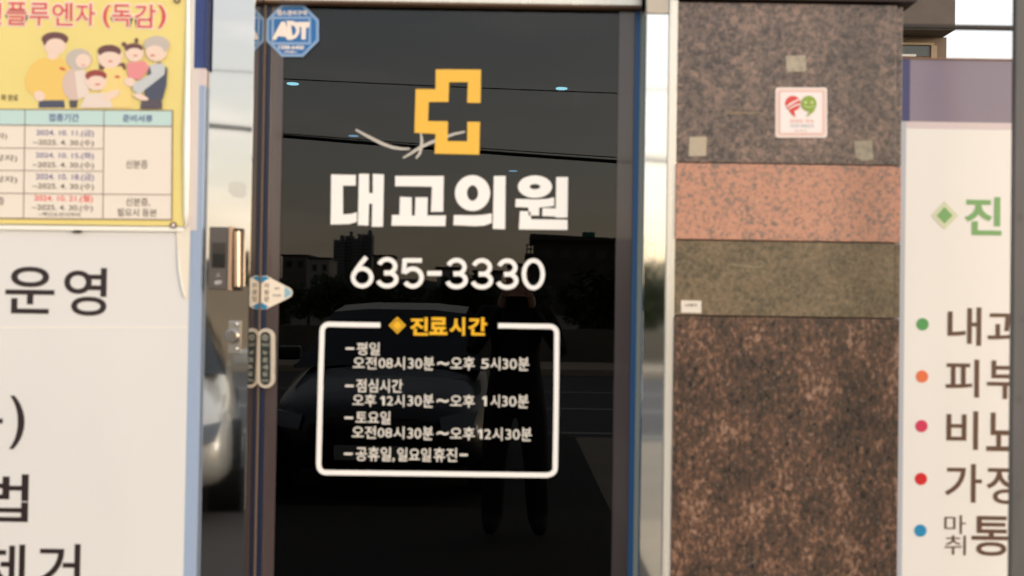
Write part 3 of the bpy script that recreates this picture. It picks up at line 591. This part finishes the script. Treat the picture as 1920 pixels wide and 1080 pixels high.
glyphs('heading_lettering', [('진', 1809, 369, 1878, 441)], YR - .0012, mg, rs, bold=.025)
MB().poly([(1771, 377), (1797, 404), (1771, 430), (1746, 404)], YR - .0012, .0008).build('diamond_border', mat('print_pale_green', C(216, 220, 186), .4), rs)
MB().poly([(1771, 388), (1786, 404), (1771, 419), (1757, 404)], YR - .0020, .0006).build('diamond_mark', mg, rs)
# dark rail above the sign
rl = empty('window_rail', (X(1790, YR), YR, Z(50, YR, 1790)), 'thin dark horizontal rail above the department sign', 'rail')
MB().box(lx, rx, YR + .002, YR + .025, Z(52, YR, 1790), Z(45.5, YR, 1790)).build('bar', M_dark, rl)
MB().box(rx - .02, rx + .02, YR + .031, YR + .07, .12, Z(-60, YR, 1790)).build('upright', M_dark, rl)
# near grey post at the right edge
YN = -.42
gy = empty('grey_post', P(1912, 1300, YN), 'grey metal door post at the far right edge in front of the department sign', 'post')
px0 = X(1900, YN, 540)
MB().box(px0, px0 + .09, YN, YN + .02, .10, 3.0).build('post', mat('post_grey', C(92, 90, 90), .42, .0, noise=(9, .16, (3, 1, .5))), gy, bevel=.003)
for (x, y, r) in ((1913, 408, 5), (1911, 748, 5), (1910, 930, 6), (1916, 600, 3)): MB().ell(x, y, r, r * 1.6, YN - .0006, .0005, n=9).build('smudge', mat('smudge', C(92, 88, 86), .7), gy)

# ------------------------------------------------------------------ building seen over the sign
nb = empty('neighbour_building', (5, 12, -.02), 'brown building with a small window seen over the department sign against the white sky', 'building')
nm = mat('neighbour_render', C(122, 106, 90), .8, noise=(3, .25)); nmd = mat('neighbour_panel', C(96, 84, 76), .7, noise=(5, .2))
YB = 12
def bx(px0, py0, px1, py1, Yf, dep, m, name):
    a, b = P(px0, py0, Yf), P(px1, py1, Yf); return MB().box(a.x, b.x, Yf, Yf + dep, b.z, a.z).build(name, m, nb)
a = P(1620, 1000, YB)
xR1, xR2 = P(1775, 60, YB).x, P(1791, 20, YB - .4).x
MB().box(2.2, xR1, YB, YB + 6, -.02, P(1770, 70, YB).z).build('wall', nm, nb)
MB().box(2.2, xR2, YB - .4, YB + 6, P(1770, 70, YB).z + .001, 7.5).build('upper_wall', nmd, nb)
bx(1680, 85, 1746, 106, YB - .03, .025, mat('neighbour_glass', C(70, 76, 78), .1), 'window')
bx(1676, 79, 1752, 84.6, YB - .06, .055, mat('neighbour_frame', C(160, 138, 112), .6), 'window_lintel')
bx(1746.3, 84.8, 1757, 112, YB - .06, .055, mat('neighbour_frame', C(160, 138, 112), .6), 'window_frame')
bx(1676, 101, 1718, 106, YB - .08, .045, mat('neighbour_white', C(210, 210, 205), .5), 'window_sill')

# ================================================================== the street behind the camera (seen in the reflections)
def RX(px, dist): return (px - 961) / F * (D + dist)       # mirrored position -> world x at distance dist in front of the facade
def RZ(py, dist): return EYE + (575 - py) / F * (D + dist)
# hills
def ridge(name, y, pts, depth, m):
    v = []; f = []; n = len(pts)
    for (x, z) in pts: v += [(x, y, -.3), (x, y, z * .5), (x, y - depth * .4, z), (x, y - depth, -.3)]
    for i in range(n - 1):
        for k in range(3): f.append((i * 4 + k, i * 4 + 4 + k, i * 4 + 5 + k, i * 4 + 1 + k))
    return props(MB().add(v, f).build(name, m, smooth=True), kind='structure')
random.seed(3)
Mh = mat('far_hill', C(84, 92, 96), .95, noise=(.01, .3)); Mh2 = mat('wooded_hill', C(52, 58, 44), .95, noise=(.05, .35), bump=(.3, 1, (1, 1, 1)))
dist = 1400
pts = []
for k in range(91):
    x = -2200 + k * 50; px = 961 + x / (D + dist) * F
    hh = 52 + 8 * sin(k * .5) + 6 * sin(k * 1.7 + 1)
    if px > 1100: hh = 66 + 12 * sin((px - 1170) / 60) + 5 * sin(k * 2.1)
    pts.append((x, hh / F * dist * .78))
ridge('far_hills', -dist, pts, 400, Mh)
dist = 260; pts = []
for k in range(81):
    x = -480 + k * 12; px = 961 + x / (D + dist) * F
    hh = 34 + 9 * sin(k * .37 + 2) + 6 * sin(k * 1.1) + random.uniform(-3, 3) + 26 * math.exp(-((px - 790) / 60) ** 2)
    pts.append((x, EYE + hh / F * dist))
ridge('wooded_hill', -dist, pts, 60, Mh2)
# towers
Mtw = mat('tower_concrete', C(120, 122, 124), .8); Mtwg = mat('tower_glazing', C(46, 52, 58), .15)
def tower(px0, px1, py, dist, lb, fl=18):
    x0, x1 = RX(px0, dist), RX(px1, dist); zt = RZ(py, dist); e = empty('apartment_tower', ((x0 + x1) / 2, -dist, -.02), lb, 'apartment tower', 'apartment towers on the skyline behind the camera')
    MB().box(x0, x1, -dist - 14, -dist, -.3, zt).build('wall', Mtw, e)
    MB().box(x0 + (x1 - x0) * .55, x0 + (x1 - x0) * .85, -dist - 10, -dist - 3, zt + .001, zt + 4).build('roof_house', Mtw, e)
    g = MB(); h = (zt - 2) / fl; ww = (x1 - x0)
    for i in range(fl):
        for j in range(4): g.box(x0 + ww * (.06 + j * .235), x0 + ww * (.06 + j * .235 + .17), -dist + .02, -dist + .12, 1 + i * h, 1 + i * h + h * .55)
    g.build('windows', Mtwg, e)['kind'] = 'stuff'
tower(625, 645, 460, 900, 'left slab of the pair of distant towers'); tower(646.5, 660, 452, 905, 'slim second tower of the distant row')
tower(660.5, 676, 457, 900, 'third tower of the distant row'); tower(677.5, 697, 449, 905, 'right hand tallest distant tower')
# low houses
Mhs = [mat('house_wall_%s' % n, c, .8) for n, c in (('grey', C(120, 116, 110)), ('tan', C(140, 122, 100)), ('white', C(170, 166, 160)))]; Mrf = mat('house_roof', C(70, 60, 58), .8)
hs = [(530, 575, 492, 210, 0), (580, 618, 497, 200, 2), (700, 735, 490, 230, 1), (420, 480, 488, 190, 1), (340, 400, 505, 150, 0), (820, 870, 512, 160, 2), (890, 940, 517, 150, 0), (1262, 1320, 535, 90, 1), (250, 320, 498, 170, 2)]
for i, (a_, b_, t_, ds_, c_) in enumerate(hs):
    x0, x1 = RX(a_, ds_), RX(b_, ds_); zt_ = RZ(t_, ds_)
    e = empty('house', ((x0 + x1) / 2, -ds_, -.02), 'low %s house across the street, %s in the row behind the camera' % (('grey', 'tan', 'white')[c_], ('fourth from the left', 'fifth from the left', 'sixth from the left', 'third from the left', 'second from the left', 'seventh from the left', 'eighth from the left', 'rightmost', 'leftmost')[i]), 'house', 'houses across the street behind the camera')
    MB().box(x0, x1, -ds_ - 9, -ds_, -.3, zt_).build('wall', Mhs[c_], e)
    MB().box(x0 - .3, x1 + .3, -ds_ - 9.3, -ds_ + .3, zt_ + .001, zt_ + .35).build('roof', Mrf, e)
    n = max(2, int((x1 - x0) / 2.2))
    for k in range(n):
        MB().box(x0 + (k + .3) * (x1 - x0) / n, x0 + (k + .75) * (x1 - x0) / n, -ds_ + .01, -ds_ + .06, zt_ - 2.2, zt_ - 1.0).build('window', Mtwg, e)
# nearer building at the right with roof rails
dist = 150; x0, x1 = RX(1002, dist), RX(1196, dist); z0 = RZ(455, dist)
ob = empty('office_building', ((x0 + x1) / 2, -dist, -.02), 'three storey brown building with roof railing across the road behind the camera', 'building')
Mob = mat('office_brown', C(74, 66, 60), .8)
MB().box(x0, x1, -dist - 10, -dist, -.3, z0).build('wall', Mob, ob)
MB().add([(x0 - .6, -dist + .8, z0 + .9), (x1 + .6, -dist + .8, z0 + .3), (x1 + .6, -dist - 11, z0 + .3), (x0 - .6, -dist - 11, z0 + .9), (x0 - .6, -dist + .8, z0 + .001), (x1 + .6, -dist + .8, z0 + .001), (x1 + .6, -dist - 11, z0 + .001), (x0 - .6, -dist - 11, z0 + .001)], [(0, 1, 2, 3), (4, 5, 6, 7), (0, 1, 5, 4), (1, 2, 6, 5), (2, 3, 7, 6), (3, 0, 4, 7)]).build('roof', Mob, ob)
MB().box(RX(985, dist), x0 - .001, -dist - 8, -dist, -.3, RZ(480, dist)).build('annex', Mob, ob)
rl_ = MB()
for z in (RZ(464, dist), RZ(472, dist)): rl_.tube([(RX(986, dist), -dist, z), (x0, -dist, z)], .09, 6)
for px in (988, 995): rl_.tube([(RX(px, dist), -dist, RZ(480, dist)), (RX(px, dist), -dist, RZ(462, dist))], .09, 6)
rl_.build('railing', M_dark, ob)
for i in range(3):
    for k in range(5):
        xx = x0 + 1 + k * (x1 - x0 - 2) / 5
        MB().box(xx, xx + 1.6, -dist + .01, -dist + .08, z0 - 2.6 - i * 3.2, z0 - 1.3 - i * 3.2).build('window', Mtwg, ob)
MB().box(RX(1095, dist), RX(1118, dist), -dist - 5, -dist - 3, z0 + .9, z0 + 1.5).build('roof_tank', mat('tank_green', C(50, 120, 100), .6), ob)
# trees
def tree_mesh(h, r, n, sd):
    random.seed(sd); V = []; Fq = []
    cl = [(random.uniform(-r, r) * .7, random.uniform(-r, r) * .7, h * random.uniform(.35, .95), r * random.uniform(.35, .6)) for _ in range(14)]
    for i in range(n):
        c = random.choice(cl); d = Vector((random.gauss(0, 1), random.gauss(0, 1), random.gauss(0, 1))).normalized() * c[3] * random.uniform(.6, 1.05)
        p = Vector(c[:3]) + d; s = random.uniform(.12, .26); a = Vector((random.gauss(0, 1), random.gauss(0, 1), random.gauss(0, 1))).normalized(); b = a.orthogonal().normalized()
        o = len(V); V += [p + a * s, p + b * s * .6, p - a * s, p - b * s * .6]; Fq.append((o, o + 1, o + 2, o + 3))
    me = bpy.data.meshes.new('crown'); me.from_pydata([tuple(v) for v in V], [], Fq); me.materials.append(mat('leaves', C(66, 76, 42), .7, noise=(1.5, .4))); return me
tm_ = [tree_mesh(5.0, 2.2, 2600, 1), tree_mesh(6.5, 2.4, 3000, 2)]
tk_ = MB().tube([(0, 0, -.3), (.05, 0, 1.2), (0, .1, 3.0), (.1, 0, 4.2)], [.2, .16, .12, .05], 8).tube([(0, .05, 2.0), (.8, .2, 3.4)], [.09, .03], 6).tube([(0, .05, 2.2), (-.8, -.2, 3.7)], [.09, .03], 6)
tko = tk_.build('trunk', mat('bark', C(84, 70, 58), .9)); tkm = tko.data; bpy.data.objects.remove(tko)
for i, (px, ds_) in enumerate([(1150, 28), (1215, 31), (1262, 36), (1330, 27), (1420, 33), (860, 40), (740, 36), (640, 44), (520, 38), (430, 48), (1090, 52), (300, 40), (1500, 29), (990, 46), (580, 60), (200, 34), (800, 62), (930, 64)]):
    e = empty('tree', (RX(px, ds_), -ds_, -.02), 'leafy green roadside tree on the far side of the road behind the camera', 'tree', 'roadside trees behind the camera')
    e.rotation_euler = (0, 0, i * 1.3); sc_ = .46 if px > 1000 else .42; e.scale = (sc_ * 1.2, sc_ * 1.2, sc_)
    for nm_, me in (('crown', tm_[i % 2]), ('trunk', tkm)):
        o = bpy.data.objects.new(nm_, me); col.objects.link(o); o.parent = e
# retaining wall + hedge beyond the road
props(MB().box(-120, 120, -23.4, -23.0, -.02, .9).build('low_wall', mat('low_wall_concrete', C(110, 102, 90), .85, noise=(.8, .2))), 'long low concrete wall along the far side of the road behind the camera', 'wall')
bw = MB().box(RX(250, 21), RX(477, 21), -21.3, -21, -.02, RZ(549, 21)).build('boundary_wall', mat('boundary_wall_beige', C(176, 156, 130), .8, noise=(.7, .15)))
props(bw, 'beige rendered boundary wall across the road behind the camera at the left', 'wall')
# cables overhead
Mcb = mat('cable_black', C(14, 13, 13), .6)
def cable(p0, p1, dist, rad, lb, name='power_cable'):
    pts = []
    for k in range(41):
        t = -1.4 + 3.8 * k / 40; px = p0[0] + (p1[0] - p0[0]) * t; py = p0[1] + (p1[1] - p0[1]) * t - 5 * (t - .5) ** 2 + 1.2
        pts.append((RX(px, dist), -dist, RZ(py, dist)))
    o = MB().tube(pts, rad, 6).build(name, Mcb); props(o, lb, 'cable', 'overhead cables along the street behind the camera')
cable((530, 159), (1155, 176), 9.2, .0065, 'thin upper overhead cable along the street behind the camera')
cable((530, 267), (1155, 305), 8.6, .021, 'thick sagging overhead cable along the street behind the camera')
cable((530, 262), (1155, 297), 8.8, .006, 'thin cable just above the thick overhead cable behind the camera')

# ------------------------------------------------------------------ parked cars behind the camera, facing the facade
def make_car(name, loc, rz, paint, label, plate):
    e = empty(name, (0, 0, 0), label, 'car', None)
    # stations along y: 0 = front bumper, 4.5 = tail ; (y, z_low, z_shoulder, half width)
    st_ = [(0, .32, .62, .62), (.08, .24, .70, .78), (.35, .20, .78, .86), (1.15, .20, .92, .90), (1.5, .20, .98, .91), (3.6, .20, 1.0, .91), (4.3, .24, .98, .86), (4.5, .34, .80, .74)]
    V = []; Fq = []; K = 9
    for (y, zl, zs_, hw) in st_:
        prof = [(-hw * .92, zl), (-hw, zl + .12), (-hw * 1.0, (zl + zs_) / 2), (-hw * .93, zs_ - .03), (-hw * .55, zs_ + .035), (0, zs_ + .05), (hw * .55, zs_ + .035), (hw * .93, zs_ - .03), (hw, (zl + zs_) / 2), (hw, zl + .12), (hw * .92, zl)]
        V += [(x, -y, z) for x, z in prof]
    n = 11
    for i in range(len(st_) - 1):
        for k in range(n): Fq.append((i * n + k, i * n + (k + 1) % n, (i + 1) * n + (k + 1) % n, (i + 1) * n + k))
    Fq += [tuple(range(n)), tuple(range(len(st_) * n - 1, len(st_) * n - n - 1, -1))]
    o = MB().add(V, Fq).build('body', paint, e, smooth=True); sb = o.modifiers.new('s', 'SUBSURF'); sb.levels = sb.render_levels = 1
    # cabin
    cab = [(1.15, .93, .80, .98), (1.95, 1.40, .60, 1.0), (2.6, 1.46, .60, 1.0), (3.3, 1.42, .58, 1.0), (4.05, 1.02, .74, 1.0)]
    V = []; Fq = []
    for (y, z, hw, zb) in cab: V += [(-.80, -y, .96), (-hw, -y, z), (-hw * .5, -y, z + .03), (hw * .5, -y, z + .03), (hw, -y, z), (.80, -y, .96)]
    for i in range(len(cab) - 1):
        for k in range(5): Fq.append((i * 6 + k, i * 6 + k + 1, (i + 1) * 6 + k + 1, (i + 1) * 6 + k))
    cbm = MB(); cbm.add(V, Fq)
    gm = mat('car_glass', C(22, 26, 30), .06)
    # windscreen / side glass by face index
    mi = []
    for i in range(4):
        for k in range(5): mi.append(1 if (i == 0 and k in (1, 2, 3)) or (i == 3 and k in (1, 2, 3)) or (k in (0, 4) and i in (1, 2)) or (k in (0, 4) and i in (0, 3)) else 0)
    cbm.m = mi; cbm.build('cabin', [paint, gm], e)
    for sx in (-1, 1):
        for y in (.85, 3.6):
            w_ = MB().tube([(sx * .92, -y, .32), (sx * .70, -y, .32)], .32, 24).build('wheel', mat('tyre', C(24, 23, 22), .8), e)
            MB().tube([(sx * .928, -y, .32), (sx * .90, -y, .32)], .20, 10).build('rim', mat('alloy', (.6, .6, .6, 1), .3, 1), w_)
        V = [(sx * .50, .0, .66), (sx * .78, -.12, .70), (sx * .74, -.06, .58), (sx * .52, .02, .56)]
        V2 = [(x, y - .05, z) for x, y, z in V]
        MB().add(V + V2, [(0, 1, 2, 3), (4, 5, 6, 7), (0, 1, 5, 4), (1, 2, 6, 5), (2, 3, 7, 6), (3, 0, 4, 7)]).build('headlight', mat('headlamp_glass', C(120, 124, 128), .1), e)
        mr = MB().box(sx * .93 - .09, sx * .93 + .11, -1.62, -1.48, .98, 1.10).build('wing_mirror', paint, e, bevel=.025)
    MB().box(-.45, .45, -.02, .012, .45, .60).build('grille', M_black, e, bevel=.01)
    pl_ = MB().box(-.26, .26, .013, .022, .34, .45).build('number_plate', mat('plate_white', C(150, 150, 146), .4), e)
    cu = bpy.data.curves.new('plate_lettering', 'FONT'); cu.body = plate; cu.size = .11; cu.align_x = 'CENTER'; cu.extrude = .001
    to = bpy.data.objects.new('plate_lettering', cu); col.objects.link(to); bpy.context.view_layer.update(); me = bpy.data.meshes.new_from_object(to); bpy.data.objects.remove(to)
    me.transform(Matrix.Translation((0, .024, .36)) @ Matrix.Rotation(pi, 4, 'Z') @ Matrix.Rotation(pi / 2, 4, 'X')); me.materials.clear(); me.materials.append(M_black)
    link('plate_lettering', me, e)
    e.location = loc; e.rotation_euler = (0, 0, rz)
    for ch in e.children: ch.matrix_parent_inverse = Matrix.Identity(4)
    return e
make_car('parked_car', (RX(700, 4.7), -4.7, .004), 0, mat('paint_dark', C(26, 27, 29), .3, .2, coat=.6), 'dark sedan parked nose in behind the camera with its front to the glass door', '5050')
make_car('parked_car', (-2.57, -3.72, .014), radians(-15), mat('paint_silver', C(206, 200, 188), .35, .15, coat=.8), 'silver beige car parked at an angle beside the dark sedan behind the camera', '3014')

# ------------------------------------------------------------------ the photographer, standing behind the camera
pe = empty('person', (0.03, -D - .30, .10), 'person in dark clothes holding a camera up to the eye behind the viewpoint', 'person')
def skin(name, joints, edges, m, parent, sub=2):
    me = bpy.data.meshes.new(name); me.from_pydata([j[0] for j in joints], edges, []); o = link(name, me, parent); o.matrix_parent_inverse = Matrix.Identity(4)
    me.materials.append(m); s = o.modifiers.new('skin', 'SKIN'); s.use_smooth_shade = True
    for i, j in enumerate(joints):
        r = j[1]; me.skin_vertices[0].data[i].radius = (r, r) if not isinstance(r, tuple) else r
    me.skin_vertices[0].data[0].use_root = True
    ss = o.modifiers.new('sub', 'SUBSURF'); ss.levels = ss.render_levels = sub
    return o
Mcl = mat('clothes_black', C(24, 23, 25), .85); Msk = mat('skin', C(190, 142, 116), .5); Mhr = mat('hair', C(22, 18, 16), .6)
J = [((0, 0, .88), (.15, .11)), ((0, 0, 1.08), (.14, .10)), ((0, .0, 1.27), (.17, .115)), ((0, .0, 1.37), (.10, .07)), ((0, .02, 1.45), .052),
     ((-.10, 0, .80), .105), ((-.12, .02, .46), .082), ((-.13, -.03, .10), .072), ((-.14, .12, .045), .038),
     ((.10, 0, .80), .105), ((.13, .03, .46), .082), ((.15, -.02, .10), .072), ((.16, .13, .045), .038),
     ((-.19, 0, 1.34), .062), ((-.27, .08, 1.10), .047), ((-.09, .22, 1.37), .032),
     ((.19, 0, 1.34), .062), ((.28, .08, 1.10), .047), ((.09, .22, 1.37), .032)]
Ed = [(0, 1), (1, 2), (2, 3), (3, 4), (0, 5), (5, 6), (6, 7), (7, 8), (0, 9), (9, 10), (10, 11), (11, 12), (2, 13), (13, 14), (14, 15), (2, 16), (16, 17), (17, 18)]
skin('body', J, Ed, Mcl, pe)
hd_ = skin('head', [((0, .03, 1.50), (.070, .080)), ((0, .03, 1.57), (.078, .092)), ((0, .02, 1.63), (.066, .082)), ((0, .03, 1.45), (.045, .045))], [(0, 1), (1, 2), (0, 3)], Msk, pe)
skin('hair', [((0, .0, 1.60), (.084, .088)), ((0, -.005, 1.65), (.070, .080))], [(0, 1)], Mhr, pe)
for sx in (-1, 1):
    jj = [((sx * .09, .22, 1.375), .030), ((sx * .075, .24, 1.43), .030)]; ee = [(0, 1)]
    for k in range(4):
        b0 = len(jj); x0_ = sx * (.085 - k * .004); jj += [((x0_, .245 + k * .004, 1.44 + k * .014), .010), ((sx * .060, .275, 1.447 + k * .016), .009), ((sx * .040, .268, 1.449 + k * .016), .008)]; ee += [(1, b0), (b0, b0 + 1), (b0 + 1, b0 + 2)]
    b0 = len(jj); jj += [((sx * .055, .22, 1.445), .011), ((sx * .035, .215, 1.46), .009)]; ee += [(1, b0), (b0, b0 + 1)]
    skin('hand', jj, ee, Msk, pe)
# small camera held in both hands, behind the viewpoint
hc = empty('handheld_camera', (0.03, -D - .06, 1.54), 'black camera held to the face of the person behind the viewpoint', 'camera')
MB().box(-.035, .095, -D - .075, -D - .035, EYE - .045, EYE + .045).build('camera_body', M_black, hc, bevel=.006)
MB().tube([(0, -D - .0345, EYE), (0, -D - .012, EYE)], .028, 24).build('lens_barrel', M_black, hc)
MB().tube([(0, -D - .0118, EYE), (0, -D - .0105, EYE)], .022, 24).build('front_glass', mat('lens_glass', C(20, 24, 34), .05), hc)
